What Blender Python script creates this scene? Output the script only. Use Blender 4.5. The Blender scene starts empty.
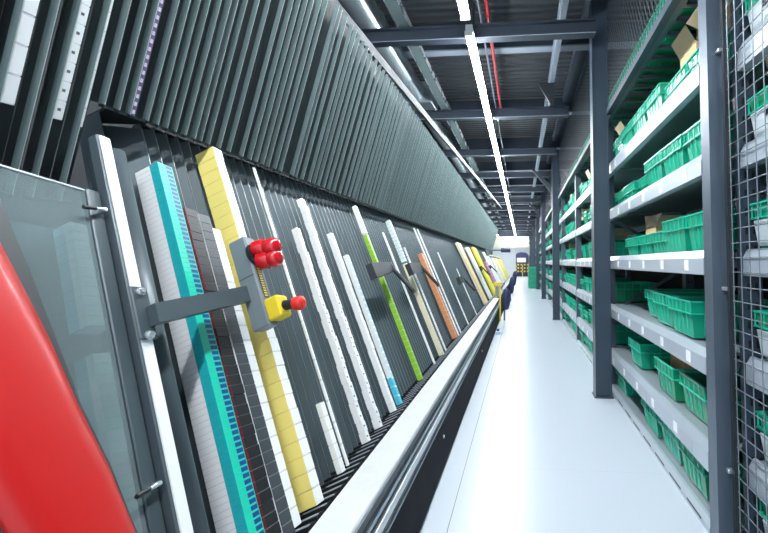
import bpy, math, random
from mathutils import Vector, Matrix
random.seed(7)
S = bpy.context.scene
COL = S.collection
V = Vector

# ------------------------------------------------------------------ words
ORD = ['first','second','third','fourth','fifth','sixth','seventh','eighth','ninth','tenth','eleventh','twelfth']
def ordinal(i):
    if i < 12: return ORD[i]
    n = i + 1
    suf = 'th' if n % 100 in (11,12,13) else {1:'st',2:'nd',3:'rd'}.get(n % 10, 'th')
    return '%d%s' % (n, suf)

# ------------------------------------------------------------------ materials
def mat(name, col, rough=0.5, metal=0.0, var=0.06, scale=6.0, spec=0.5, bump=0.0, trans=0.0, coat=0.0, sub=0.0):
    m = bpy.data.materials.new(name); m.use_nodes = True
    nt = m.node_tree; b = nt.nodes['Principled BSDF']
    b.inputs['Roughness'].default_value = rough
    b.inputs['Metallic'].default_value = metal
    b.inputs['Specular IOR Level'].default_value = spec
    if trans: b.inputs['Transmission Weight'].default_value = trans
    if coat:
        b.inputs['Coat Weight'].default_value = coat; b.inputs['Coat Roughness'].default_value = 0.12
    tc = nt.nodes.new('ShaderNodeTexCoord'); nz = nt.nodes.new('ShaderNodeTexNoise')
    nz.inputs['Scale'].default_value = scale; nz.inputs['Detail'].default_value = 3.0
    nt.links.new(tc.outputs['Object'], nz.inputs['Vector'])
    mx = nt.nodes.new('ShaderNodeMix'); mx.data_type = 'RGBA'
    mx.inputs['A'].default_value = (*[max(0, c*(1-var)) for c in col], 1)
    mx.inputs['B'].default_value = (*[min(1, c*(1+var)) for c in col], 1)
    nt.links.new(nz.outputs['Fac'], mx.inputs['Factor'])
    nt.links.new(mx.outputs['Result'], b.inputs['Base Color'])
    mr = nt.nodes.new('ShaderNodeMapRange')
    dr = min(0.06, var); mr.inputs['To Min'].default_value = max(0.02, rough-dr); mr.inputs['To Max'].default_value = min(1, rough+dr)
    nt.links.new(nz.outputs['Fac'], mr.inputs['Value']); nt.links.new(mr.outputs['Result'], b.inputs['Roughness'])
    if bump:
        bp = nt.nodes.new('ShaderNodeBump'); bp.inputs['Strength'].default_value = bump; bp.inputs['Distance'].default_value = 0.004
        nt.links.new(nz.outputs['Fac'], bp.inputs['Height']); nt.links.new(bp.outputs['Normal'], b.inputs['Normal'])
    return m

def printed(name, col, ink, z0=0.84, z1=0.97, rough=0.4, y0=0.0, y1=1.0, axis='Y', lines=0):
    """a carton face: card colour with a printed band (in the carton's own generated coordinates)"""
    m = mat(name, col, rough, var=0.03, scale=20)
    nt = m.node_tree; b = nt.nodes['Principled BSDF']
    src = b.inputs['Base Color'].links[0].from_socket
    tc = nt.nodes.new('ShaderNodeTexCoord'); sp = nt.nodes.new('ShaderNodeSeparateXYZ')
    nt.links.new(tc.outputs['Generated'], sp.inputs['Vector'])
    def rng(sock, a, c):
        g = nt.nodes.new('ShaderNodeMath'); g.operation = 'GREATER_THAN'; g.inputs[1].default_value = a; nt.links.new(sock, g.inputs[0])
        l = nt.nodes.new('ShaderNodeMath'); l.operation = 'LESS_THAN'; l.inputs[1].default_value = c; nt.links.new(sock, l.inputs[0])
        q = nt.nodes.new('ShaderNodeMath'); q.operation = 'MULTIPLY'; nt.links.new(g.outputs[0], q.inputs[0]); nt.links.new(l.outputs[0], q.inputs[1])
        return q.outputs[0]
    a = rng(sp.outputs['Z'], z0, z1); c = rng(sp.outputs[axis], y0, y1)
    q = nt.nodes.new('ShaderNodeMath'); q.operation = 'MULTIPLY'; nt.links.new(a, q.inputs[0]); nt.links.new(c, q.inputs[1])
    mx = nt.nodes.new('ShaderNodeMix'); mx.data_type = 'RGBA'; mx.inputs['B'].default_value = (*ink, 1)
    nt.links.new(q.outputs[0], mx.inputs['Factor']); nt.links.new(src, mx.inputs['A']); nt.links.new(mx.outputs['Result'], b.inputs['Base Color'])
    return m

def emitter(name, col, strength):
    m = bpy.data.materials.new(name); m.use_nodes = True
    nt = m.node_tree; nt.nodes.clear()
    e = nt.nodes.new('ShaderNodeEmission'); e.inputs['Color'].default_value = (*col, 1); e.inputs['Strength'].default_value = strength
    o = nt.nodes.new('ShaderNodeOutputMaterial'); nt.links.new(e.outputs[0], o.inputs[0])
    return m

M = {}
M['machine'] = mat('machine_grey', (0.075, 0.10, 0.115), 0.36, 0.2)
M['fin'] = mat('fin_steel', (0.072, 0.098, 0.112), 0.55, 0.0, spec=0.25)
M['fin_edge'] = mat('fin_edge', (0.20, 0.25, 0.27), 0.3, 0.4)
M['upfin'] = mat('upper_fin_steel', (0.29, 0.39, 0.395), 0.24, 0.5)
M['upedge'] = mat('upper_fin_edge', (0.62, 0.68, 0.69), 0.35, 0.5)
M['black'] = mat('black_plastic', (0.012, 0.014, 0.018), 0.4)
M['dark'] = mat('dark_steel', (0.03, 0.037, 0.045), 0.45, 0.3)
M['skirt'] = mat('dark_skirt', (0.008, 0.010, 0.015), 0.7, 0.0, spec=0.08)
M['white_metal'] = mat('white_coated_metal', (0.85, 0.88, 0.90), 0.3, 0.0)
M['alu'] = mat('brushed_aluminium', (0.72, 0.76, 0.80), 0.28, 0.8)
M['cover'] = mat('cover_plate', (0.56, 0.58, 0.60), 0.42, 0.1, scale=14, var=0.12)
M['column'] = mat('column_paint', (0.045, 0.068, 0.098), 0.38, 0.15)
M['beam'] = mat('ceiling_beam_paint', (0.03, 0.042, 0.062), 0.45, 0.1)
M['flange'] = mat('ceiling_flange_paint', (0.26, 0.31, 0.37), 0.4, 0.2)
M['upright'] = mat('upright_steel', (0.11, 0.145, 0.19), 0.35, 0.4)
M['shelf'] = mat('shelf_galvanised', (0.47, 0.54, 0.61), 0.34, 0.25, scale=4)
M['deck'] = mat('shelf_deck', (0.36, 0.42, 0.47), 0.4, 0.4)
M['bin'] = mat('green_plastic', (0.004, 0.37, 0.225), 0.3, 0.0, var=0.12, coat=0.3)  # body darkened: the deep shade inside the bins is in the colour
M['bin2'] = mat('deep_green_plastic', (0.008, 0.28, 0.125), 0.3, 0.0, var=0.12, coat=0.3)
M['rim'] = mat('green_plastic_lit_rim', (0.02, 0.56, 0.37), 0.3, 0.0, var=0.1, coat=0.3)  # same plastic, paler: light on the edges put into the colour
M['flap'] = mat('pale_grey_plastic', (0.62, 0.70, 0.74), 0.35)
M['card'] = mat('cardboard', (0.66, 0.46, 0.25), 0.8, var=0.12, scale=12)
M['card_in'] = mat('cardboard_inside', (0.80, 0.63, 0.42), 0.8, var=0.1, scale=12)
M['label'] = mat('white_label', (0.9, 0.92, 0.94), 0.5)
M['greylabel'] = mat('grey_label', (0.42, 0.48, 0.54), 0.4)
M['red_panel'] = mat('red_lacquer', (0.56, 0.008, 0.008), 0.45, coat=0.15, var=0.05, scale=2)
M['border'] = mat('dark_border', (0.055, 0.065, 0.07), 0.4)
M['red_lamp'] = mat('red_lens', (0.65, 0.004, 0.010), 0.15, coat=0.8)
M['red_btn'] = mat('red_button', (0.80, 0.03, 0.02), 0.35)
M['yellow'] = mat('yellow_paint', (0.80, 0.60, 0.03), 0.4)
M['box_grey'] = mat('control_box_grey', (0.20, 0.235, 0.255), 0.42, 0.1)
M['duct'] = mat('galvanised_duct', (0.50, 0.57, 0.62), 0.3, 0.75, scale=3)
M['pipe_red'] = mat('red_pipe', (0.45, 0.03, 0.04), 0.4)
M['ceil'] = None
M['navy'] = mat('navy_cover', (0.02, 0.03, 0.09), 0.5)
M['paleblue'] = mat('pale_blue', (0.45, 0.62, 0.85), 0.5)
M['cream'] = mat('cream_paint', (0.85, 0.84, 0.66), 0.6)
M['wire'] = mat('mesh_wire', (0.24, 0.28, 0.32), 0.4, 0.4)
M['xmetal'] = mat('expanded_metal', (0.05, 0.065, 0.08), 0.5, 0.2)
M['wallw'] = mat('white_wall', (0.82, 0.88, 0.92), 0.6)
M['walld'] = mat('dark_wall', (0.035, 0.042, 0.05), 0.7)
M['lamp'] = emitter('lamp_diffuser', (0.93, 0.97, 1.0), 110.0)
M['house'] = mat('lamp_housing', (0.8, 0.82, 0.84), 0.4)

def corrugated():
    m = mat('corrugated_ceiling', (0.034, 0.042, 0.05), 0.5, 0.2)
    nt = m.node_tree; b = nt.nodes['Principled BSDF']
    tc = nt.nodes.new('ShaderNodeTexCoord'); w = nt.nodes.new('ShaderNodeTexWave')
    w.bands_direction = 'Y'; w.inputs['Scale'].default_value = 2.2
    nt.links.new(tc.outputs['Object'], w.inputs['Vector'])
    bp = nt.nodes.new('ShaderNodeBump'); bp.inputs['Strength'].default_value = 0.45; bp.inputs['Distance'].default_value = 0.04
    nt.links.new(w.outputs['Fac'], bp.inputs['Height']); nt.links.new(bp.outputs['Normal'], b.inputs['Normal'])
    return m
M['ceil'] = corrugated()

def floor_mat():
    m = mat('coated_floor', (0.55, 0.615, 0.69), 0.25, var=0.015, scale=0.35, spec=0.6)
    nt = m.node_tree; b = nt.nodes['Principled BSDF']
    src = b.inputs['Base Color'].links[0].from_socket
    tc = nt.nodes.new('ShaderNodeTexCoord'); sp = nt.nodes.new('ShaderNodeSeparateXYZ')
    nt.links.new(tc.outputs['Object'], sp.inputs['Vector'])
    def near(sock, at, w):
        a = nt.nodes.new('ShaderNodeMath'); a.operation = 'COMPARE'; a.inputs[1].default_value = at; a.inputs[2].default_value = w
        nt.links.new(sock, a.inputs[0]); return a.outputs[0]
    s1 = near(sp.outputs['X'], -0.42, 0.0022)
    md = nt.nodes.new('ShaderNodeMath'); md.operation = 'PINGPONG'; md.inputs[1].default_value = 1.5
    nt.links.new(sp.outputs['Y'], md.inputs[0])
    s2 = near(md.outputs[0], 0.0, 0.003)
    mxm = nt.nodes.new('ShaderNodeMath'); mxm.operation = 'MAXIMUM'; nt.links.new(s1, mxm.inputs[0])
    sc = nt.nodes.new('ShaderNodeMath'); sc.operation = 'MULTIPLY'; sc.inputs[1].default_value = 0.10; nt.links.new(s2, sc.inputs[0])
    nt.links.new(sc.outputs[0], mxm.inputs[1])
    mx = nt.nodes.new('ShaderNodeMix'); mx.data_type = 'RGBA'; mx.inputs['B'].default_value = (0.16, 0.18, 0.2, 1)
    nt.links.new(mxm.outputs[0], mx.inputs['Factor']); nt.links.new(src, mx.inputs['A']); nt.links.new(mx.outputs['Result'], b.inputs['Base Color'])
    return m
M['floor'] = floor_mat()

def pane_mat():
    m = bpy.data.materials.new('smoked_pane'); m.use_nodes = True
    nt = m.node_tree; b = nt.nodes['Principled BSDF']
    b.inputs['Base Color'].default_value = (0.25, 0.31, 0.32, 1); b.inputs['Roughness'].default_value = 0.08
    t = nt.nodes.new('ShaderNodeBsdfTransparent'); t.inputs['Color'].default_value = (0.80, 0.92, 0.93, 1)
    mx = nt.nodes.new('ShaderNodeMixShader'); mx.inputs[0].default_value = 0.55
    nt.links.new(b.outputs[0], mx.inputs[1]); nt.links.new(t.outputs[0], mx.inputs[2])
    nt.links.new(mx.outputs[0], nt.nodes['Material Output'].inputs['Surface'])
    return m
M['pane'] = pane_mat()

# ------------------------------------------------------------------ mesh builder
class MB:
    def __init__(s): s.v = []; s.f = []; s.m = []; s.mats = []; s.sm = []
    def mi(s, m):
        if m not in s.mats: s.mats.append(m)
        return s.mats.index(m)
    def add(s, vs, fs, m, smooth=False):
        o = len(s.v); k = s.mi(m); s.v += [tuple(p) for p in vs]
        for f in fs: s.f.append([i + o for i in f]); s.m.append(k); s.sm.append(smooth)
    def hexa(s, p, m):            # 8 corners: 0-3 bottom ring, 4-7 top ring
        s.add(p, [(3,2,1,0),(4,5,6,7),(0,1,5,4),(1,2,6,5),(2,3,7,6),(3,0,4,7)], m)
    def box(s, x0, x1, y0, y1, z0, z1, m):
        s.hexa([(x0,y0,z0),(x1,y0,z0),(x1,y1,z0),(x0,y1,z0),(x0,y0,z1),(x1,y0,z1),(x1,y1,z1),(x0,y1,z1)], m)
    def cbox(s, x0, x1, y0, y1, z0, z1, m, c=0.004):   # box with chamfered edges along z and top/bottom
        def ring(z, i):
            a = x0+i; b = x1-i; d = y0+i; e = y1-i; q = c
            return [(a+q,d,z),(b-q,d,z),(b,d+q,z),(b,e-q,z),(b-q,e,z),(a+q,e,z),(a,e-q,z),(a,d+q,z)]
        R = [ring(z0, c*0.6), ring(z0+c, 0), ring(z1-c, 0), ring(z1, c*0.6)]
        vs = sum(R, []); fs = [tuple(range(7,-1,-1)), tuple(range(24,32))]
        for k in range(3):
            for i in range(8): fs.append((k*8+i, k*8+(i+1)%8, k*8+8+(i+1)%8, k*8+8+i))
        s.add(vs, fs, m)
    def cyl(s, p0, p1, r0, r1, m, n=14, caps=True, smooth=True):
        p0 = V(p0); p1 = V(p1); d = (p1-p0).normalized()
        a = d.orthogonal().normalized(); b = d.cross(a)
        vs = []
        for p, r in ((p0, r0), (p1, r1)):
            for i in range(n):
                t = 2*math.pi*i/n; vs.append(p + a*math.cos(t)*r + b*math.sin(t)*r)
        s.add(vs, [(i, (i+1)%n, n+(i+1)%n, n+i) for i in range(n)], m, smooth)
        if caps: s.add(vs, [tuple(range(n-1,-1,-1)), tuple(range(n, 2*n))], m)
    def lathe(s, p0, d, prof, m, n=18):     # prof: list of (distance along d, radius)
        p0 = V(p0); d = V(d).normalized(); a = d.orthogonal().normalized(); b = d.cross(a); vs = []
        for h, r in prof:
            for i in range(n):
                t = 2*math.pi*i/n; vs.append(p0 + d*h + a*math.cos(t)*r + b*math.sin(t)*r)
        fs = []
        for k in range(len(prof)-1):
            for i in range(n): fs.append((k*n+i, k*n+(i+1)%n, k*n+n+(i+1)%n, k*n+n+i))
        s.add(vs, fs, m, True); e = (len(prof)-1)*n
        s.add(vs, [tuple(range(n-1,-1,-1)), tuple(range(e, e+n))], m)
    def prism(s, poly, lo, hi, m, ax):      # poly in the two other axes, extruded along axis ax
        n = len(poly)
        def pt(a, b, h): return {0:(h,a,b), 1:(a,h,b), 2:(a,b,h)}[ax]
        vs = [pt(a,b,lo) for a,b in poly] + [pt(a,b,hi) for a,b in poly]
        s.add(vs, [tuple(range(n-1,-1,-1)), tuple(range(n,2*n))] + [(i,(i+1)%n,n+(i+1)%n,n+i) for i in range(n)], m)
    def mesh(s, name):
        me = bpy.data.meshes.new(name); me.from_pydata(s.v, [], s.f)
        for k in s.mats: me.materials.append(M[k])
        me.polygons.foreach_set('material_index', s.m); me.polygons.foreach_set('use_smooth', s.sm)
        me.update(); return me

def fixnormals(me):
    import bmesh
    b = bmesh.new(); b.from_mesh(me); bmesh.ops.recalc_face_normals(b, faces=b.faces[:]); b.to_mesh(me); b.free(); return me

I4 = Matrix.Identity(4)
def link(name, data, mtx=I4, parent=None):
    o = bpy.data.objects.new(name, data); COL.objects.link(o)
    if parent is not None: o.parent = parent
    o.matrix_basis = mtx; return o
def obj(name, mb, mtx=I4, parent=None):
    return link(name, fixnormals(mb.mesh(name)), mtx, parent)
def tag(o, label, cat, group=None):
    o['label'] = label; o['category'] = cat
    if group: o['group'] = group
    return o
def thing(name, label, cat, mtx=I4, group=None):
    o = link(name, None, mtx); o.empty_display_size = 0.1
    return tag(o, label, cat, group)
def struct(name, mb, mtx=I4):
    o = obj(name, mb, mtx); o['kind'] = 'structure'; return o
def dup(o, mtx, label=None, group=None):
    def rec(src, par):
        c = src.copy(); COL.objects.link(c)
        if par is not None: c.parent = par
        for ch in KIDS.get(src.name, []): rec(ch, c)
        return c
    r = rec(o, None); r.matrix_basis = mtx
    if label: r['label'] = label
    if group: r['group'] = group
    return r
KIDS = {}
def kids(o):       # remember the children of a prototype, once
    for ch in o.children: kids(ch)
    KIDS[o.name] = list(o.children); return o
def at(x, y, z): return Matrix.Translation((x, y, z))

# ------------------------------------------------------------------ the frame of the leaning magazine rows
PB = V((-0.77, 0, 0.6))
W = V((-0.48, 0.2, 1)).normalized(); N = V((1, 0, 0.48)).normalized(); T = W.cross(N).normalized()
def frame(o, n, t, s):
    m = Matrix((n, t, s)).transposed().to_4x4(); m.translation = o; return m
def LOW(y0, n=0, t=0, s=0): return frame(PB + V((0, y0, 0)) + N*n + T*t + W*s, N, T, W)
PJ = V((-1.446, 0, 2.05))
W2 = V((0.30, -0.06, 1)).normalized(); N2 = V((1, 0, -0.30)).normalized(); T2 = W2.cross(N2).normalized()
def UPP(y0, n=0, t=0, s=0): return frame(PJ + V((0, y0, 0)) + N2*n + T2*t + W2*s, N2, T2, W2)

# ================================================================== SETTING
b = MB(); b.box(-3.5, 2.7, -2.5, 45, -0.15, 0, 'floor'); struct('floor', b)
b = MB(); b.box(-3.5, 2.7, -2.5, 45, 4.75, 4.9, 'ceil'); struct('ceiling', b)
b = MB(); b.box(-3.5, 2.7, 45, 45.2, 0, 4.75, 'wallw'); struct('wall_far', b)
b = MB(); b.box(2.5, 2.7, -2.5, 45, 0, 4.75, 'walld'); struct('wall_right', b)
b = MB(); b.box(-3.5, -3.3, -2.5, 45, 0, 4.75, 'walld'); struct('wall_left', b)

COLY = [4.58 + 6.03*k for k in range(7)]
for k, y in enumerate(COLY):
    b = MB()
    b.box(0.816, 0.826, y, y+0.17, 0.012, 4.6, 'column'); b.box(0.983, 0.993, y, y+0.17, 0.012, 4.6, 'column')
    b.box(0.826, 0.983, y+0.012, y+0.158, 0.012, 4.6, 'column'); b.box(0.80, 1.009, y-0.012, y+0.182, 0, 0.012, 'column')
    struct('column', b)
for k in range(16):
    y = 4.31 + 2.42*k
    b = MB(); b.box(-3.2, 0.80, y, y+0.012, 3.99, 4.11, 'beam'); b.box(-3.2, 0.80, y-0.05, y+0.062, 4.11, 4.125, 'beam')
    b.box(-3.2, 0.80, y-0.05, y+0.062, 3.965, 3.99, 'beam'); b.box(-3.2, 0.80, y-0.052, y-0.05, 3.963, 3.972, 'flange')
    struct('ceiling_beam', b)
for k in range(17):
    y = 2.9 + 2.42*k
    b = MB(); b.box(-3.2, 2.4, y, y+0.10, 4.42, 4.70, 'beam'); b.box(-3.2, 2.4, y-0.02, y+0.12, 4.40, 4.42, 'flange')
    struct('ceiling_beam', b)
b = MB(); b.box(0.80, 0.99, -1.5, 44.9, 4.60, 4.74, 'beam'); struct('ceiling_beam', b)
b = MB(); b.box(0.44, 0.50, -1.5, 44.9, 4.22, 4.33, 'flange'); b.box(0.42, 0.52, -1.5, 44.9, 4.33, 4.345, 'flange'); struct('ceiling_beam', b)
for k in range(1, 7):             # knee braces between column and beam
    y = COLY[k]+0.06
    b = MB(); b.prism([(0.80,3.35),(0.80,3.55),(0.36,3.98),(0.28,3.98)], y, y+0.04, 'beam', 1); struct('ceiling_beam', b)
b = MB(); b.prism([(0.50,4.22),(0.26,4.22),(0.44,3.90),(0.50,3.90)], 6.0, 6.05, 'dark', 1); struct('ceiling_beam', b)
b = MB(); b.box(-2.2, 0.55, 29.9, 30.2, 2.62, 3.45, 'cream'); struct('trim_1', b)

# ------------------------------------------------------------------ lights
LY = [-2.15, 0.82] + [3.92 + 3.0*k for k in range(13)]
for i, y in enumerate(LY):
    t = thing('strip_light', 'white linear ceiling light, %s of the row over the aisle' % ordinal(i), 'ceiling light', at(-0.525, y, 3.80), 'linear lights over the aisle')
    L = 2.86 if i < 2 else 2.985
    b = MB(); b.box(-0.035, 0.035, 0, L, 0.045, 0.11, 'house'); obj('housing', b, parent=t)
    b = MB(); b.prism([(-0.042,0.044),(0.042,0.044),(0.034,0.012),(0.014,0),(-0.014,0),(-0.034,0.012)], 0.02, L-0.02, 'lamp', 1); obj('diffuser', b, parent=t)
    for e in (0.0, L-0.02):
        b = MB(); b.box(-0.043, 0.043, e, e+0.02, -0.002, 0.045, 'house'); obj('end_cap', b, parent=t)
    for e in (0.4, L-0.4):
        b = MB(); b.box(-0.012, 0.012, e, e+0.02, 0.11, 0.60, 'dark'); obj('hanger', b, parent=t)

for i, y in enumerate((31.0, 35.0, 39.0)):  # added lamps, put in only to brighten the far wall
    t = thing('strip_light', 'added white linear light brightening the far wall over the machine, %s of three' % ORD[i], 'ceiling light', at(-2.0, y, 3.72), 'added fill lights near the far wall')
    b = MB(); b.box(-0.035, 0.035, 0, 3.0, 0.045, 0.11, 'house'); obj('housing', b, parent=t)
    b = MB(); b.prism([(-0.042,0.044),(0.042,0.044),(0.034,0.012),(0.014,0),(-0.014,0),(-0.034,0.012)], 0.02, 2.98, 'lamp', 1); obj('diffuser', b, parent=t)
    for e in (0.4, 2.6):
        b = MB(); b.box(-0.012, 0.012, e, e+0.02, 0.11, 0.68, 'dark'); obj('hanger', b, parent=t)

# ------------------------------------------------------------------ ceiling services
t = thing('ventilation_duct', 'round galvanised ventilation duct above the upper fin row', 'duct', at(-1.80, -0.5, 4.36))
b = MB(); b.cyl((0,0,0), (0,7.7,0), 0.185, 0.185, 'duct', 28); obj('duct_pipe', b, parent=t)
for y in (1.2, 3.4, 5.0, 6.3):
    b = MB(); b.cyl((0,y,0), (0,y+0.035,0), 0.197, 0.197, 'duct', 28); obj('duct_collar', b, parent=t)
b = MB(); b.cbox(-0.20, 0.32, 6.95, 7.45, -0.19, 0.17, 'duct', 0.02); obj('branch_box', b, parent=t)
b = MB(); b.cyl((0,7.7,0), (0,34,0), 0.135, 0.135, 'duct', 24); obj('duct_pipe', b, parent=t)
for y in range(9, 34, 3):
    b = MB(); b.cyl((0,y,0), (0,y+0.04,0), 0.145, 0.145, 'duct', 24); obj('duct_collar', b, parent=t)
t = thing('cable_tray', 'long ladder cable tray under the ceiling, beside the duct', 'cable tray', at(-1.32, -0.5, 4.16))
for x in (-0.075, 0.065):
    b = MB(); b.box(x, x+0.012, 0, 40, 0, 0.06, 'alu'); obj('side_rail', b, parent=t)
b = MB(); b.box(-0.063, 0.065, 0, 40, 0.004, 0.010, 'upfin'); obj('tray_bed', b, parent=t)
b = MB()
for x, r in ((-0.035,0.012),(-0.005,0.014),(0.03,0.011)): b.cyl((x,0.05,0.010+r), (x,39.9,0.010+r), r, r, 'black', 8)
obj('cable_run', b, parent=t)
t = thing('sprinkler_pipe', 'thin red sprinkler pipe running beside the strip lights', 'pipe', at(-0.36, 1.0, 4.22))
b = MB(); b.cyl((0,0,0),(0,6.0,0),0.02,0.02,'pipe_red',12); obj('pipe_run', b, parent=t)
b = MB(); b.lathe((0,6.0,0.0),(0,0,-1),[(-0.03,0.028),(0.02,0.028),(0.03,0.014),(0.06,0.014),(0.065,0.03),(0.075,0.03)],'white_metal'); obj('sprinkler_head', b, parent=t)
for y in (0.8, 3.25, 5.8):
    b = MB(); b.cyl((0,y,0),(0,y+0.05,0),0.028,0.028,'pipe_red',12); obj('coupling', b, parent=t)
b = MB(); b.cyl((0,0,0),(0,30,0),0.012,0.012,'flange',8)
tag(obj('conduit', b, at(-0.43, 1.0, 4.1375)), 'thin pale conduit between the strip lights and the red pipe', 'conduit')

# ================================================================== CONVEYOR
t = thing('conveyor', 'long low conveyor with white cover strip and dark side, along the tilted channels', 'conveyor', at(-0.565, 0.3, 0))
LEN = 9.9
b = MB(); b.prism([(-0.145,0.602),(-0.006,0.602),(0.0,0.596),(0.0,0.578),(-0.010,0.578),(-0.010,0.590),(-0.145,0.590)], 0, LEN, 'cover', 1); obj('cover_strip', b, parent=t)
b = MB(); b.box(-0.05, -0.012, 0, LEN, 0.52, 0.575, 'black'); obj('groove', b, parent=t)
b = MB(); b.box(-0.045, -0.004, 0, LEN, 0.488, 0.510, 'greylabel'); obj('rail', b, parent=t)
b = MB(); b.box(-0.05, -0.012, 0, LEN, 0.462, 0.486, 'black'); obj('groove', b, parent=t)
b = MB(); b.box(-0.045, 0.004, 0, LEN, 0.420, 0.460, 'white_metal'); obj('rail', b, parent=t)
b = MB(); b.box(-0.05, -0.006, 0, LEN, 0.375, 0.418, 'black'); b.box(-0.045, 0.0, 0, LEN, 0.362, 0.372, 'greylabel'); obj('lower_rail', b, parent=t)
b = MB(); b.box(-0.05, 0.0, 0, LEN, 0.02, 0.36, 'skirt'); obj('side_panel', b, parent=t)
b = MB(); b.box(-0.05, -0.03, 0, LEN, 0.0, 0.02, 'black'); obj('base_rail', b, parent=t)
for y in (2.6, 5.4, 8.2):
    b = MB(); b.cyl((0.0,y,0.25),(0.006,y,0.25),0.012,0.012,'alu',10); obj('panel_screw', b, parent=t)

# ================================================================== LOWER CHANNELS
LTOP = 1.71
def tray(b, w, n1, n0, top, m):          # slanted tray plate from the front lip (n1) back to n0, with its return
    e = 0.0018
    b.prism([(n1, w), (n0, 0.003), (n0-e, 0.003), (n1-e, w)], 0, top, m, 2)
    b.prism([(n1-0.002, 0.0), (n1-0.002, 0.0016), (n0-e, 0.0028), (n0-e, 0.0012)], 0, top, m, 2)
def lower_proto():
    b = MB(); tray(b, 0.0570, -0.088, -0.128, LTOP, 'fin'); b.box(-0.0895, -0.0865, 0.0550, 0.0585, 0, LTOP, 'fin_edge')
    r = tag(obj('dispenser_channel', b), 'x', 'dispenser channel')
    b = MB(); b.prism([(-0.131,0.003),(-0.092,0.003),(-0.092,0.054)], LTOP+0.001, LTOP+0.008, 'black', 2); obj('lid_shade_cap', b, parent=r)  # black plate put in for the dark space above the tray, shade not lid
    b = MB(); b.box(-0.14, 0.045, 0.004, 0.054, -0.052, -0.012, 'black'); e = obj('ejector', b, parent=r)
    b = MB(); b.box(-0.05, 0.046, 0.010, 0.018, -0.0118, -0.0080, 'greylabel'); obj('ejector_strip', b, parent=e)
    return kids(r)
NCELL = 268
p = lower_proto(); LB = 'narrow tilted grey channel of the lower row, %s along from the wide carton slot'
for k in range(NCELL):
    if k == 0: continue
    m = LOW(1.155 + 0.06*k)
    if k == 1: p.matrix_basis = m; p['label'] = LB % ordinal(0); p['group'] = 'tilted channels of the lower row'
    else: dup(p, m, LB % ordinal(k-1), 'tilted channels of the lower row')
# the wide first slot
t = thing('wide_channel', 'wide tilted grey slot holding the white and teal cartons, beside the rounded guide', 'dispenser channel', LOW(1.052))
b = MB(); b.prism([(-0.088,0.160),(-0.200,0.012),(-0.202,0.012),(-0.090,0.160)], 0, LTOP, 'fin', 2); obj('tray_plate', b, parent=t)
b = MB(); b.box(-0.0895, -0.0865, 0.158, 0.1615, 0, LTOP, 'fin_edge'); obj('front_lip', b, parent=t)
b = MB(); b.box(-0.20, -0.10, 0.006, 0.009, 0, LTOP, 'machine'); obj('side_plate', b, parent=t)
b = MB(); b.prism([(-0.196,0.014),(-0.06,0.014),(-0.06,0.155)], LTOP+0.001, LTOP+0.014, 'black', 2); obj('lid_shade_cap', b, parent=t)
b = MB(); b.box(-0.15, 0.045, 0.01, 0.15, -0.052, -0.012, 'black'); e = obj('ejector', b, parent=t)
b = MB(); b.box(-0.06, 0.046, 0.02, 0.06, -0.0118, -0.007, 'white_metal'); obj('ejector_strip', b, parent=e)

# ------------------------------------------------------------------ stacks of cartons in the lower row
def stack(y0, dx, dy, h, top, mats, name, label, group, start=0.0, t0=0.004, n0=0.0, jitter=0.0, fm=None, split=None, end='top'):
    """mats: (front +n face, side -Y face, other). Every carton is an object; counted from the top."""
    fk, sk, ok = mats
    b = MB(); g = 0.0004; c = min(0.0022, h*0.032, dy*0.08)      # slightly rounded carton edges
    def ring(z, i): return [(-dx+i,i,z),(-i,i,z),(-i,dy-i,z),(-dx+i,dy-i,z)]
    R = [ring(g, c), ring(g+c, 0), ring(h-c, 0), ring(h, c)]
    b.add(R[0], [(3,2,1,0)], ok); b.add(R[3], [(0,1,2,3)], ok)
    for k in range(3):
        p, q = R[k], R[k+1]
        b.add([p[1],p[2],q[2],q[1]], [(0,1,2,3)], fk); b.add([p[2],p[3],q[3],q[2]], [(0,1,2,3)], ok); b.add([p[3],p[0],q[0],q[3]], [(0,1,2,3)], ok)
        if split:                   # side face in two colours
            m0 = V(p[0]).lerp(V(p[1]), 1-split[0]); m1 = V(q[0]).lerp(V(q[1]), 1-split[0])
            b.add([p[0],m0,m1,q[0]], [(0,1,2,3)], sk); b.add([m0,p[1],q[1],m1], [(0,1,2,3)], split[1])
        else: b.add([p[0],p[1],q[1],q[0]], [(0,1,2,3)], sk)
    me = b.mesh(name); cnt = int((top - start)/h); first = None
    for i in range(cnt):
        s = start + i*h
        m = (fm or LOW)(y0, n0 - random.random()*jitter, t0, s)
        lab = label % ordinal(cnt-1-i)
        if first is None: first = tag(link(name, me, m), lab, 'carton', group)
        else:
            c = first.copy(); COL.objects.link(c); c.matrix_basis = m; c['label'] = lab
C = lambda n, *a, **k: M.__setitem__(n, printed(n, *a, **k))
C('c_white', (0.92,0.93,0.94), (0.66,0.68,0.70), 0.94, 1.0)
C('c_white_side', (0.92,0.93,0.94), (0.66,0.68,0.70), 0.90, 1.0)
C('c_whitetxt', (0.90,0.91,0.92), (0.12,0.13,0.15), 0.45, 0.6, y0=0.2, y1=0.6)
C('c_teal', (0.02,0.47,0.52), (0.01,0.14,0.22), 0.70, 0.95)
C('c_turq', (0.01,0.60,0.42), (0.01,0.06,0.25), 0.10, 0.80, y0=0.50, y1=0.95)
C('c_black', (0.014,0.014,0.018), (0.06,0.06,0.065), 0.92, 1.0)
C('c_red', (0.36,0.03,0.05), (0.62,0.35,0.38), 0.75, 1.0)
C('c_slate', (0.055,0.065,0.075), (0.16,0.18,0.2), 0.94, 1.0)
C('c_yellow', (0.86,0.66,0.10), (0.72,0.46,0.06), 0.95, 1.0)
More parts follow.
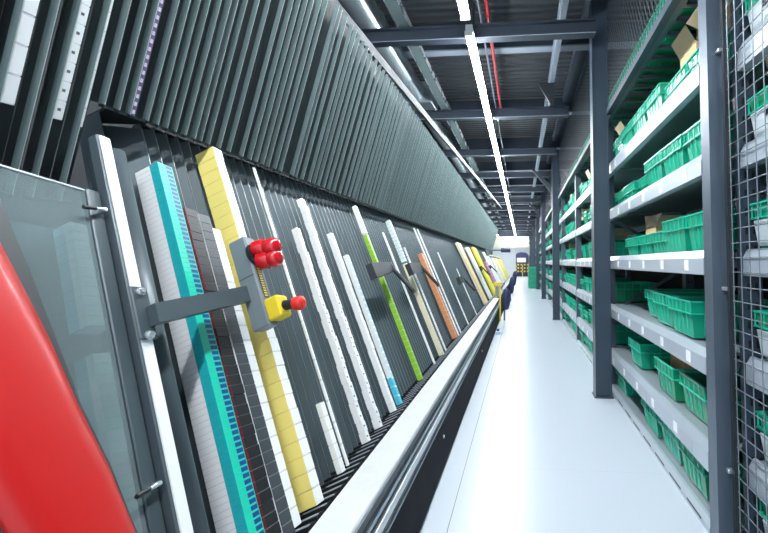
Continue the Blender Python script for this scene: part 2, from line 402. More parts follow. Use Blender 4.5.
C('c_paleyel', (0.95,0.80,0.24), (0.80,0.62,0.2), 0.95, 1.0)
C('c_green', (0.30,0.60,0.05), (0.75,0.85,0.6), 0.90, 1.0)
C('c_greenp', (0.62,0.76,0.42), (0.4,0.6,0.2), 0.90, 1.0)
C('c_blue', (0.55,0.72,0.80), (0.85,0.9,0.93), 0.6, 0.9)
C('c_cyan', (0.10,0.60,0.80), (0.8,0.9,0.95), 0.8, 1.0)
C('c_mint', (0.72,0.86,0.86), (0.05,0.30,0.34), 0.0, 0.3)
C('c_beige', (0.82,0.76,0.58), (0.45,0.52,0.40), 0.3, 0.5, y0=0.2, y1=0.7)
C('c_orange', (0.72,0.30,0.14), (0.8,0.6,0.5), 0.88, 1.0)
C('c_tan', (0.80,0.58,0.28), (0.6,0.4,0.2), 0.93, 1.0)
C('c_bright', (0.88,0.78,0.05), (0.7,0.6,0.1), 0.93, 1.0)
C('c_mauve', (0.55,0.24,0.34), (0.7,0.5,0.55), 0.85, 1.0)
C('c_purple', (0.48,0.18,0.52), (0.75,0.6,0.78), 0.8, 1.0)
C('c_dots', (0.16,0.10,0.22), (0.72,0.68,0.80), 0.25, 0.75, y0=0.1, y1=0.8)

Y = lambda k: 1.155 + 0.06*k
stack(1.135, 0.100, 0.060, 0.0195, 1.46, ('c_turq','c_white_side','c_teal'), 'flat_carton', 'flat white and teal carton, %s from the top of the wide slot stack', 'white and teal cartons in the wide slot', split=(0.36,'c_teal'), t0=0.006, n0=0.008)
stack(Y(1)+.006, 0.055, 0.055, 0.036, 1.285, ('c_black','c_red','c_black'), 'black_carton', 'black carton with red side, %s from the top, beside the teal cartons', 'black and red cartons', jitter=0.004)
stack(Y(2)+.004, 0.055, 0.055, 0.040, 1.27, ('c_slate','c_white_side','c_slate'), 'slate_carton', 'slate grey carton with white side, %s from the top, between black and white stacks', 'slate cartons')
stack(Y(3), 0.050, 0.040, 0.062, 1.20, ('c_white','c_white','c_white'), 'white_carton', 'white carton, %s from the top of the stack just before the yellow one', 'white cartons before the yellow stack')
stack(Y(5)-0.004, 0.095, 0.050, 0.060, 1.66, ('c_white','c_paleyel','c_paleyel'), 'yellow_carton', 'yellow carton with white front, %s from the top of the tall yellow stack', 'yellow cartons in the tall stack', jitter=0.004, n0=0.022)
stack(Y(9), 0.024, 0.032, 0.062, 0.33, ('c_white','c_white','c_white'), 'white_carton', 'white carton, %s from the top of the short low stack after the yellow one', 'white cartons in the short stack')
stack(Y(10), 0.008, 0.014, 0.10, 1.60, ('c_white','c_white_side','c_white'), 'slim_carton', 'slim white carton on edge, %s from the top, nearest slim stack after the yellow cartons', 'slim white cartons after the yellow stack')
stack(Y(14), 0.034, 0.034, 0.052, 1.25, ('c_whitetxt','c_white','c_white'), 'white_carton', 'white printed carton, %s from the top of the first of four white stacks', 'white cartons of the first of four stacks', jitter=0.006)
stack(Y(17), 0.036, 0.036, 0.055, 1.53, ('c_whitetxt','c_white','c_white'), 'white_carton', 'white printed carton, %s from the top of the second and tallest of four white stacks', 'white cartons of the second of four stacks', jitter=0.006)
stack(Y(21), 0.034, 0.032, 0.050, 1.26, ('c_white','c_white','c_white'), 'white_carton', 'white carton, %s from the top of the third of four white stacks', 'white cartons of the third of four stacks', jitter=0.005)
stack(Y(23), 0.030, 0.034, 0.045, 1.08, ('c_blue','c_white','c_white'), 'pale_carton', 'pale blue and white carton, %s from the top of the last of four stacks', 'pale blue cartons', start=0.18)
stack(Y(23), 0.030, 0.034, 0.060, 0.18, ('c_cyan','c_cyan','c_white'), 'cyan_carton', 'bright cyan carton, %s from the top below the pale blue cartons', 'cyan cartons')
stack(Y(32), 0.036, 0.036, 0.046, 1.30, ('c_green','c_green','c_green'), 'green_carton', 'green carton, %s from the top of the lime green stack', 'green cartons')
stack(Y(32), 0.036, 0.036, 0.046, 1.60, ('c_greenp','c_white','c_white'), 'pale_green_carton', 'pale green and white carton, %s from the top above the lime green stack', 'pale green cartons', start=1.302)
stack(Y(40), 0.016, 0.016, 0.090, 1.40, ('c_white','c_white_side','c_white'), 'slim_carton', 'slim white carton on edge, %s from the top, between green and striped mint stacks', 'slim white cartons after the green stack')
stack(Y(46), 0.045, 0.050, 0.042, 1.54, ('c_mint','c_mint','c_mint'), 'mint_carton', 'mint striped carton, %s from the top above the beige cartons', 'mint striped cartons', start=1.03)
stack(Y(46), 0.045, 0.050, 0.046, 1.02, ('c_beige','c_beige','c_beige'), 'beige_carton', 'beige carton, %s from the top below the mint striped cartons', 'beige cartons below the mint ones')
stack(Y(49), 0.016, 0.014, 0.110, 1.25, ('c_white','c_white_side','c_white'), 'slim_carton', 'slim white carton on edge, %s from the top, between beige and orange stacks', 'slim white cartons before the orange stack')
stack(Y(60), 0.055, 0.075, 0.060, 1.17, ('c_orange','c_orange','c_orange'), 'orange_carton', 'orange carton, %s from the top of the orange stack', 'orange cartons', start=0.012)
stack(Y(63), 0.016, 0.022, 0.110, 1.54, ('c_white','c_white_side','c_white'), 'slim_carton', 'slim white carton on edge, %s from the top, first stack past the orange one', 'slim white cartons just past the orange stack')
stack(Y(66), 0.016, 0.022, 0.110, 1.54, ('c_white','c_white_side','c_white'), 'slim_carton', 'slim white carton on edge, %s from the top, second stack past the orange one', 'second slim white cartons past the orange stack')
stack(Y(78), 0.016, 0.026, 0.100, 1.27, ('c_white','c_white_side','c_white'), 'slim_carton', 'slim white carton on edge, %s from the top, third stack past the orange one', 'third slim white cartons past the orange stack')
stack(Y(96), 0.016, 0.026, 0.100, 0.95, ('c_white','c_white_side','c_white'), 'slim_carton', 'slim white carton on edge, %s from the top, last slim stack before the tan one', 'slim white cartons before the tan stack')
far = [(126, 0.50, 0.115, 1.50, ('c_tan','c_beige','c_beige'), 'tan_carton', 'tan carton, %s from the top of the tan stack far along', 'tan cartons far along'),
       (149, 0.50, 0.12, 1.50, ('c_white','c_white','c_white'), 'white_carton', 'white carton, %s from the top, between far tan and far yellow stacks', 'white cartons between far stacks'),
       (172, 0.95, 0.125, 1.53, ('c_bright','c_bright','c_paleyel'), 'yellow_carton', 'bright yellow carton, %s from the top of the far yellow stack', 'bright yellow cartons far along'),
       (202, 0.75, 0.13, 1.10, ('c_purple','c_mauve','c_mauve'), 'mauve_carton', 'mauve carton, %s from the top of the far mauve stack', 'mauve cartons far along'),
       (222, 0.55, 0.16, 1.50, ('c_white','c_white','c_white'), 'white_carton', 'white carton, %s from the top of first stack past the mauve one', 'white cartons just past the mauve stack'),
       (240, 0.80, 0.16, 1.30, ('c_white','c_white_side','c_white'), 'white_carton', 'white carton, %s from the top of second stack past the mauve one', 'white cartons second past the mauve stack')]
W3 = V((-0.48,0,1)).normalized()
def STR(y0, n=0, t=0, s=0): return frame(PB + V((0, y0+t, 0)) + N*n + W3*s, N, V((0,1,0)), W3)
for k, wdt, h, top, ms, nm, lab, g in far: stack(Y(k), 0.055, wdt, h, top, ms, nm, lab, g, fm=STR)

# ================================================================== UPPER CHANNELS
edges = [0.862, 0.925, 0.995, 1.072, 1.123, 1.202, 1.26, 1.311, 1.351, 1.423, 1.466, 1.507, 1.55, 1.6, 1.648, 1.683, 1.73, 1.797, 1.863, 1.953, 2.016, 2.067, 2.121, 2.169, 2.235, 2.291, 2.415, 2.456, 2.531, 2.621, 2.681, 2.744]
while edges[-1] < 19.7: edges.append(edges[-1] + random.choice((0.06, 0.075, 0.078, 0.084, 0.084, 0.09, 0.105)))
cache = {}
def upper(wd, ext):
    q = (round(wd/0.006), ext)
    if q in cache: return cache[q]
    w = q[0]*0.006; z0 = -0.36 if ext else 0.0
    b = MB(); b.box(-0.026 if w > 0.058 else -0.029, -0.0008, 0, 0.0014, z0, 1.105, 'upfin'); b.box(-0.0008, 0, 0, 0.0018, z0, 1.105, 'upedge'); fin = fixnormals(b.mesh('magazine_channel'))
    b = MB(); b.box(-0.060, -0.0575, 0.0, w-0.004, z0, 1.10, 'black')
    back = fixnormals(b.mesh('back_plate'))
    b = MB(); b.box(-0.029, -0.006, 0.004, w-0.006, z0-0.012, z0-0.002, 'dark'); foot = fixnormals(b.mesh('foot_stop'))
    cache[q] = (fin, back, foot); return cache[q]
for i in range(len(edges)-1):
    wd = edges[i+1]-edges[i]; fin, back, foot = upper(wd, edges[i] < 1.25)
    o = tag(link('magazine_channel', fin, UPP(edges[i])), 'steel fin channel of the overhanging upper row, %s along the aisle' % ordinal(i), 'magazine channel', 'fin channels of the upper row')
    link('back_plate', back, parent=o); link('foot_stop', foot, parent=o)
UE = dict(n0=-0.002, fm=UPP)
stack(0.995, 0.027, 0.030, 0.088, 1.0, ('c_white','c_white','c_white'), 'upper_white_carton', 'white rounded carton, %s from the top of the outermost stack among upper fins', 'plain white cartons among the upper fins', start=-0.10, t0=0.004, **UE)
stack(1.123, 0.027, 0.024, 0.062, 1.0, ('c_whitetxt','c_white','c_white'), 'upper_printed_carton', 'white carton with black print, %s from the top among the upper fins', 'printed white cartons among the upper fins', start=-0.10, t0=0.004, **UE)
stack(1.202, 0.027, 0.006, 0.066, 1.0, ('c_white','c_white','c_white'), 'upper_slim_carton', 'slim white carton, %s from the top, thin white stack among the upper fins', 'slim white cartons among the upper fins', start=-0.10, t0=0.003, **UE)
stack(1.351, 0.027, 0.015, 0.030, 1.0, ('c_dots','c_dots','c_dots'), 'upper_purple_carton', 'small purple carton with white patch, %s from the top among the upper fins', 'purple cartons among the upper fins', start=-0.003, t0=0.004, **UE)
b = MB(); b.box(-0.10, -0.068, 0, 19.2, -0.02, 0.04, 'dark')
tag(obj('support_rail', b, UPP(0.6, 0, 0, 1.02)), 'dark rail behind the top ends of the upper fins', 'rail')

# ================================================================== NEAR END: POST, GUIDE, PANE, RED COVER
def FL(n, t, s): return LOW(0, n, t, s)
t = thing('frame_post', 'grey frame post with a white strip, between smoked pane and rounded guide', 'post', FL(0.02, 0.872, 0.0))
b = MB(); b.cbox(0, 0.034, 0, 0.042, 0.22, 1.605, 'machine', 0.003); obj('post_body', b, parent=t)
b = MB(); b.box(0.0342, 0.0385, 0.006, 0.036, 0.24, 1.60, 'white_metal'); obj('white_strip', b, parent=t)
b = MB(); b.cbox(0.039, 0.047, -0.004, 0.046, 0.905, 1.065, 'machine', 0.003); obj('bracket_plate', b, parent=t)
for s in (0.915, 1.048):
    b = MB(); b.cyl((0.047,0.021,s),(0.051,0.021,s),0.013,0.013,'alu',14); b.cyl((0.051,0.021,s),(0.060,0.021,s),0.009,0.008,'alu',6,smooth=False); obj('bolt', b, parent=t)
b = MB(); R = 0.034
pts = [(R*1.1*math.cos(a)-0.03, 0.035+R*math.sin(a)) for a in [math.pi/2 - math.pi*i/16 for i in range(17)]]
pts += [(-0.09, 0.001), (-0.09, 0.069)]
b.prism(pts, 0.0, 1.53, 'machine', 2)
o = tag(obj('rounded_guide', b, FL(0.0, 0.955, 0.1)), 'dark grey rounded upright guide beside the white and teal cartons', 'guide')
for f in o.data.polygons:
    if abs(f.normal.z) < 0.5 and f.normal.x > -0.5: f.use_smooth = True

t = thing('safety_pane', 'smoked see-through safety pane with grey frame beside the red cover', 'pane', FL(0.02, 0.20, 0.22))
b = MB(); b.box(0.0, 0.006, 0.0, 0.63, 0.02, 1.165, 'pane'); obj('pane', b, parent=t)
b = MB(); b.cbox(-0.012, 0.012, 0.632, 0.668, 0.0, 1.175, 'machine', 0.003); obj('pane_stile', b, parent=t)
b = MB(); b.box(-0.004, 0.008, 0.0, 0.63, 1.166, 1.172, 'fin_edge'); obj('pane_edge', b, parent=t)
b = MB(); b.box(-0.006, 0.010, 0.0, 0.63, 0.0, 0.018, 'machine'); obj('pane_sill', b, parent=t)
for s in (1.10, 0.315):
    b = MB(); b.cyl((0.012,0.655,s),(0.034,0.655,s),0.006,0.006,'alu',10); k = obj('pane_latch', b, parent=t)
    b = MB(); b.cyl((0.029,0.66,s),(0.029,0.632,s-0.004),0.006,0.005,'alu',10); b.cyl((0.029,0.632,s-0.004),(0.029,0.600,s-0.010),0.005,0.006,'black',10); obj('latch_pin', b, parent=k)
# cartons behind the pane
def FLs(y0, n=0, t=0, s=0): return FL(n, t, s)
stack(0, 0.06, 0.075, 0.030, 1.33, ('c_white','c_blue','c_white'), 'dim_carton', 'pale blue and white carton seen through the smoked pane, %s from the top, upper stack', 'cartons behind the pane, upper stack', start=1.0, t0=0.845, n0=-0.055, fm=FLs, split=(0.4,'c_white'))
stack(0, 0.06, 0.085, 0.030, 0.93, ('c_white','c_blue','c_white'), 'dim_carton', 'pale blue and white carton seen through the smoked pane, %s from the top, lower stack', 'cartons behind the pane, lower stack', start=0.2, t0=0.845, n0=-0.055, fm=FLs, split=(0.4,'c_white'))
b = MB(); b.box(-0.15, -0.135, 0.0, 0.69, 0.0, 1.15, 'machine'); t = thing('inner_panel', 'grey inner machine panel behind the smoked pane and its cartons', 'panel', FL(0.0, 0.25, 0.20))
obj('sheet', b, parent=t)
for s, t1 in ((0.79, 0.50), (0.46, 0.50)):
    b = MB(); b.box(-0.135, -0.06, 0.10, t1-0.03, s, s+0.022, 'white_metal'); obj('ledge', b, parent=t)

red = [(0.534,1.30),(0.554,1.206),(0.569,1.148),(0.596,1.055),(0.639,0.901),(0.673,0.747),(0.71,0.609),(0.743,0.446),(0.781,0.219)]
left = [(0.645,0.22),(0.622,0.326),(0.575,0.462),(0.549,0.537),(0.526,0.605),(0.486,0.729),(0.44,0.90),(0.41,1.10),(0.40,1.30)]
bor = [(0.545,1.45),(0.56,1.367),(0.579,1.281),(0.602,1.158),(0.623,1.059),(0.652,0.901),(0.68,0.746),(0.716,0.607),(0.747,0.445),(0.785,0.217)]
t = thing('red_cover', 'large curved glossy red machine cover with dark border, at the near corner', 'machine cover', FL(0.09, 0.0, 0.0))
b = MB()                                      # the red shell, gently domed across its width
n = len(red); li = [left[-1-int(round(i*(len(left)-1)/(n-1)))] for i in range(n)]
K = 8; vs = []
for i in range(n):
    for j in range(K+1):
        u = j/K; a = V(li[i]); c = V(red[i]); q = a.lerp(c, u)
        vs.append((0.012 + 0.026*(1-(2*u-1)**2)**0.5, q.x, q.y))
nv = len(vs); vs += [(0.0, p[1], p[2]) for p in vs]
fs = []
for i in range(n-1):
    for j in range(K):
        a = i*(K+1)+j; fs += [(a, a+1, a+K+2, a+K+1), (nv+a, nv+a+K+1, nv+a+K+2, nv+a+1)]
    a = i*(K+1); fs.append((a, a+K+1, nv+a+K+1, nv+a)); a += K; fs.append((a, nv+a, nv+a+K+1, a+K+1))
for j in range(K): fs.append((j, nv+j, nv+j+1, j+1)); a = (n-1)*(K+1)+j; fs.append((a, a+1, nv+a+1, nv+a))
b.add(vs, fs, 'red_panel', True); o = obj('shell', b, parent=t)
b = MB(); b.prism(bor + [(p[0]-0.004, p[1]) for p in reversed(red)], -0.006, 0.010, 'border', 0); obj('dark_border', b, parent=t)
t = thing('lower_frame_rail', 'white frame rail peeking out below the red cover', 'rail', FL(-0.06, 0.15, 0.585))
b = MB(); b.cbox(0, 0.02, 0, 0.50, 0.008, 0.026, 'white_metal', 0.003); obj('rail_bar', b, parent=t)
b = MB(); b.box(-0.01, 0.005, 0, 0.50, -0.25, 0.0, 'skirt'); obj('skirt', b, parent=t)

# ------------------------------------------------------------------ control arm
t = thing('control_arm', 'grey control box on an arm with red lamp and emergency stop', 'control box', FL(0.07, 0.0, 0.0))
b = MB(); b.hexa([(-0.002,0.90,0.940),(0.028,0.90,0.940),(0.028,1.284,1.036),(-0.002,1.284,1.036),(-0.002,0.90,1.000),(0.028,0.90,1.000),(0.028,1.284,1.098),(-0.002,1.284,1.098)], 'machine'); obj('arm', b, parent=t)
b = MB(); b.cbox(-0.002, 0.072, 1.286, 1.346, 0.918, 1.296, 'box_grey', 0.006); obj('housing', b, parent=t)
b = MB(); b.box(0.002, 0.070, 1.2845, 1.2858, 1.128, 1.1295, 'dark'); obj('seam', b, parent=t)
b = MB(); b.box(0.0725, 0.0735, 1.302, 1.326, 1.03, 1.175, 'dark')
for i in range(13): b.box(0.0735, 0.0739, 1.306, 1.322, 1.036+0.0105*i, 1.042+0.0105*i, 'yellow')
obj('label_strip', b, parent=t)
AX = (1, 0.06, -0.30)
b = MB(); b.lathe((0.072,1.316,1.212),(1,0,0),[(0,0.048),(0.012,0.048)],'black',20); k = obj('lamp_base', b, parent=t)
for q, ds in enumerate((0.024, -0.026)):
    b = MB(); b.lathe((0.084,1.316+0.006*q,1.212+ds),AX,[(0,0.034),(0.038,0.037),(0.043,0.032),(0.048,0.032),(0.053,0.036),(0.086-0.012*q,0.034),(0.098-0.012*q,0.022),(0.102-0.012*q,0.008)],'red_lamp',20); obj('lamp_lens', b, parent=k)
b = MB(); b.cbox(0.073, 0.130, 1.283, 1.349, 0.930, 1.014, 'yellow', 0.006); k = obj('emergency_stop', b, parent=t)
ax = V(AX).normalized(); p0 = V((0.130,1.316,0.970)); p1 = p0 + ax*0.038
b = MB(); b.cyl(p0, p1, 0.020, 0.018, 'black', 18); obj('button_neck', b, parent=k)
b = MB(); b.lathe(p1,AX,[(0,0.023),(0.006,0.027),(0.028,0.027),(0.036,0.023),(0.040,0.012)],'red_btn',22); obj('stop_button', b, parent=k)

# dark bracket arms further along
def bracket(tq, sq, label):
    t = thing('bracket_arm', label, 'bracket', FL(0.075, tq, sq), 'dark bracket arms on the channels')
    b = MB(); b.hexa([(0.0,0,-0.09),(0.05,0,-0.09),(0.05,0.40,0.02),(0.0,0.40,0.02),(0.0,0,0.03),(0.05,0,0.03),(0.05,0.40,0.11),(0.0,0.40,0.11)], 'dark'); obj('arm_plate', b, parent=t)
    b = MB(); b.hexa([(0.02,0.40,0.08),(0.05,0.40,0.08),(0.05,0.425,0.08),(0.02,0.425,0.08),(0.02,0.40,0.115),(0.05,0.40,0.115),(0.05,0.425,0.115),(0.02,0.425,0.115)], 'dark'); obj('knuckle', b, parent=t)
    b = MB(); b.cyl((0.03,0.41,0.10),(0.13,0.45,-0.20),0.016,0.016,'black',10); obj('sloping_rod', b, parent=t)
    return t
bracket(2.56, 1.385, 'dark bracket arm with sloping rod across the lime green stack')
bracket(3.50, 1.55, 'dark bracket arm with sloping rod across the beige and orange stacks')
bracket(5.85, 1.73, 'dark bracket arm with sloping rod just before the tan stack')
bracket(9.6, 2.55, 'dark bracket arm with sloping rod across the far white cartons')
bracket(12.6, 3.1, 'dark bracket arm with sloping rod across the far mauve cartons')

# ================================================================== FAR END OF THE LINE
t = thing('second_conveyor', 'second dark low conveyor beyond the yellow drive stand', 'conveyor', at(-0.565, 10.6, 0))
b = MB(); b.box(-0.125, 0, 0, 20, 0.55, 0.60, 'dark'); obj('top_cover', b, parent=t)
b = MB(); b.box(-0.05, 0, 0, 20, 0.0, 0.54, 'skirt'); obj('side_panel', b, parent=t)
t = thing('drive_stand', 'yellow drive stand with grey box at the end of the long conveyor', 'stand', at(-0.66, 10.25, 0))
for x in (-0.02, 0.08):
    b = MB(); b.cbox(x, x+0.05, 0, 0.06, 0, 0.92, 'yellow', 0.004); obj('stand_post', b, parent=t)
b = MB(); b.cbox(-0.06, 0.16, 0.0, 0.06, 0.921, 0.99, 'yellow', 0.004); obj('crossbar', b, parent=t)
b = MB(); b.cbox(-0.005, 0.075, -0.05, -0.002, 0.64, 0.90, 'box_grey', 0.006); obj('gear_box', b, parent=t)
def cover(x, y, z, r, h, label):
    t = thing('motor_cover', label, 'motor cover', at(x, y, 0), 'navy motor covers along the conveyor')
    b = MB(); b.lathe((0,0,z),(0.1,0,1),[(0,r*0.55),(0.06*h,r*0.85),(0.3*h,r),(0.7*h,r*0.97),(0.92*h,r*0.7),(h,r*0.3)],'navy',20); obj('cover_shell', b, parent=t)
    b = MB(); b.box(-0.03, 0.01, -0.03, 0.03, 0.0, z+0.05, 'navy'); obj('cover_leg', b, parent=t)
cover(-0.44, 10.45, 0.28, 0.12, 0.55, 'navy rounded motor cover on a thin leg, nearest, by the yellow stand')
cover(-0.42, 15.6, 0.30, 0.11, 0.65, 'navy rounded motor cover on a thin leg, second of the three')
cover(-0.42, 21.0, 0.30, 0.12, 0.75, 'navy rounded motor cover on a thin leg, farthest of the three')
t = thing('floor_block', 'small pale blue block with navy cap, on the floor by the conveyor', 'block', at(-0.50, 8.5, 0))
b = MB(); b.cbox(-0.045, 0.07, -0.08, 0.12, 0, 0.06, 'paleblue', 0.01); obj('block_body', b, parent=t)
b = MB(); b.cbox(-0.03, 0.03, -0.05, 0.05, 0.061, 0.10, 'navy', 0.01); obj('block_cap', b, parent=t)
W3 = V((-0.48,0,1)).normalized()
t = thing('second_dispenser', 'second tilted dispenser unit in grey steel beyond the upper fins', 'dispenser', frame(PB + V((0,17.6,0)), N, V((0,1,0)), W3))
b = MB(); b.box(-0.15, -0.10, 0, 9.0, 0, 1.35, 'fin'); obj('tilted_back', b, parent=t)
for y in (0, 3, 6, 8.9):
    b = MB(); b.box(-0.099, -0.087, y, y+0.06, 0, 1.4, 'yellow'); obj('yellow_stile', b, parent=t)
b = MB(); b.box(-0.10, 0.03, 0.0, 9.0, -0.03, -0.003, 'dark'); obj('base_ledge', b, parent=t)
b = MB(); b.box(-0.086, -0.03, 0.07, 8.89, 1.36, 1.40, 'cream'); obj('head_rail', b, parent=t)
seq = [('c_white','white_carton','white'),('c_paleyel','yellow_carton','pale yellow'),('c_white','white_carton','white'),('c_bright','yellow_carton','bright yellow'),('c_paleyel','yellow_carton','pale yellow'),('c_bright','yellow_carton','bright yellow')]
for i, (m_, nm, cw) in enumerate(seq):
    stack(0, 0.055, 1.1, 0.21, 1.30, (m_, m_, m_), nm, cw + ' carton, %s from the top of the ' + ORD[i] + ' stack on the second dispenser', 'cartons on the second dispenser, %s stack' % ORD[i], t0=0.0, n0=-0.03, fm=(lambda y0, n=0, t=0, s=0, yy=17.8+1.42*i: STR(yy, n, 0, s)))
t = thing('motor_drum', 'navy blue motor drum at the far end of the upper fins', 'motor', at(-0.80, 20.1, 2.12))
b = MB(); b.cyl((-0.22,0,0),(0.22,0,0),0.12,0.12,'navy',20); obj('drum', b, parent=t)
b = MB(); b.box(-0.70, -0.20, 0.0, 0.05, -0.03, 0.03, 'dark'); obj('drum_arm', b, parent=t)
b = MB(); b.box(-0.70, -0.66, 0.0, 0.05, -0.25, -0.031, 'dark'); obj('drum_strut', b, parent=t)
for x in (-0.24, 0.22):
    b = MB(); b.cyl((x,0,0),(x+0.02,0,0),0.09,0.09,'dark',16); obj('drum_cap', b, parent=t)
t = thing('navy_machine', 'navy machine with arched top and white plate at the far wall', 'machine', at(0.0, 43.2, 0))
b = MB(); pr = [(-0.62,0.0),(0.70,0.0),(0.70,2.3)] + [(0.04+0.66*math.cos(a), 2.3+0.3*math.sin(a)) for a in [math.pi*i/12 for i in range(1,12)]] + [(-0.62,2.3)]
b.prism(pr, 0, 1.2, 'navy', 1); obj('machine_body', b, parent=t)
b = MB(); b.box(-0.5, 0.45, -0.02, -0.002, 1.52, 2.0, 'white_metal'); obj('white_plate', b, parent=t)
t = thing('barrier', 'yellow and black barrier in front of the far navy machine', 'barrier', at(0.0, 42.4, 0))
for i, x in enumerate((-0.6, 0.05, 0.66)):
    b = MB(); b.box(x, x+0.08, 0, 0.08, 0, 1.35, 'yellow'); obj('barrier_post', b, parent=t)
for z in (0.5, 0.85, 1.2):
    b = MB()
    for i in range(8): b.box(-0.6+0.165*i, -0.6+0.165*(i+1), -0.03, -0.002, z, z+0.13, 'yellow' if i % 2 else 'black')
    obj('barrier_rail', b, parent=t)

# ================================================================== RACKS
HZ = [(0.0,0.06),(0.34,0.49),(0.87,1.01),(1.43,1.57),(2.00,2.13),(2.53,2.68)]
HN = ['floor-level','knee-high','waist-high','eye-level','head-high','top']
BAYL = 2.7; RX = 1.03
def rack(y0, length, label, cards, x=RX, seed=0):
    length -= 0.003
    t = thing('shelving_rack', label, 'shelving rack', at(x, y0, 0), 'shelving racks along the aisle')
    for xx in (0.0, 0.92):
        b = MB(); b.box(xx, xx+0.10, 0, 0.008, 0, 3.19, 'upright'); b.box(xx, xx+0.008, 0.008, 0.09, 0, 3.19, 'upright'); b.box(xx+0.092, xx+0.10, 0.008, 0.09, 0, 3.19, 'upright')
        b.box(xx, xx+0.03, 0.09, 0.098, 0, 3.19, 'upright'); b.box(xx+0.07, xx+0.10, 0.09, 0.098, 0, 3.19, 'upright')
        for k in range(32):
            for q in (0.026, 0.062) if xx else (): b.box(xx+q, xx+q+0.012, -0.0012, 0.0, 0.05+0.1*k, 0.085+0.1*k, 'black')
        obj('upright', b, parent=t)
    b = MB()
    for k in range(5):
        z = 0.3+0.6*k; a, c = (0.10, 0.92) if k % 2 else (0.92, 0.10)
        b.hexa([(a,0.03,z),(a,0.06,z),(a,0.06,z+0.04),(a,0.03,z+0.04),(c,0.03,z+0.5),(c,0.06,z+0.5),(c,0.06,z+0.54),(c,0.03,z+0.54)], 'upright')
    obj('end_brace', b, parent=t)
    for i, (z0, z1) in enumerate(HZ):
        b = MB(); hl = min(0.045, (z1-z0)*0.4); b.prism([(-0.004,z0),(0.05,z0),(0.05,z1-0.012),(0.036,z1-0.012),(0.036,z1),(0.020,z1),(-0.004,z1-hl)], 0.10, length, 'shelf', 1)
        b.box(0.0505, 1.0, 0.10, length, z1-0.030, z1-0.011, 'deck'); b.box(0.95, 1.0, 0.10, length, z0+0.02, z1-0.031, 'shelf')
        s = obj('shelf', b, parent=t)
        if i == 0:
            b = MB()
            for k in range(int((length-0.3)/0.3)): b.box(-0.0055, -0.0042, 0.2+0.3*k, 0.40+0.3*k, 0.022, 0.036, 'black')
            obj('slot_row', b, parent=s)
        elif cards:
            r = random.Random(seed*10+i); y = 0.30
            while y < length-0.2:
                b = MB(); zc = (z0+z1)/2-0.02
                if i == 1 and r.random() < 0.6:
                    b.box(-0.0065, -0.0042, y, y+0.20, zc-0.045, zc+0.03, 'greylabel'); obj('label_holder', b, parent=s)
                b = MB(); yy = y+0.24 if i == 1 else y
                b.box(-0.0065, -0.0042, yy, yy+0.062, zc-0.03, zc+0.035, 'label'); obj('label_card', b, parent=s)
                y += 0.42 + r.random()*0.05
    return t
BAYW = ['behind the wire mesh', 'just past the mesh post', 'second past the mesh post', 'third past the mesh post', 'fourth past the mesh post', 'fifth past the mesh post', 'sixth past the mesh post']
t = rack(0.92, 1.30, 'grey shelving rack bay behind the wire mesh panel', False, x=RX+0.14)
b = MB(); b.box(0.0, 0.10, 1.31, 1.33, 0, 4.2, 'column'); b.box(0.0, 0.01, 1.33, 1.36, 0, 4.2, 'column')
for k in range(41):
    for q in (0.02, 0.06): b.box(q, q+0.016, 1.3088, 1.31, 0.05+0.1*k, 0.09+0.1*k, 'black')
obj('upright', b, parent=t)
RY = [2.26 + BAYL*k for k in range(14)]
r0 = None
for k, y in enumerate(RY):
    lab = 'grey steel shelving rack bay with green bins, %s past the mesh post' % ordinal(k)
    if k < 3: rk = rack(y, BAYL, lab, True, seed=k)
    elif k == 3: r0 = kids(rack(y, BAYL, lab, False))
    else: dup(r0, at(RX, y, 0), lab)

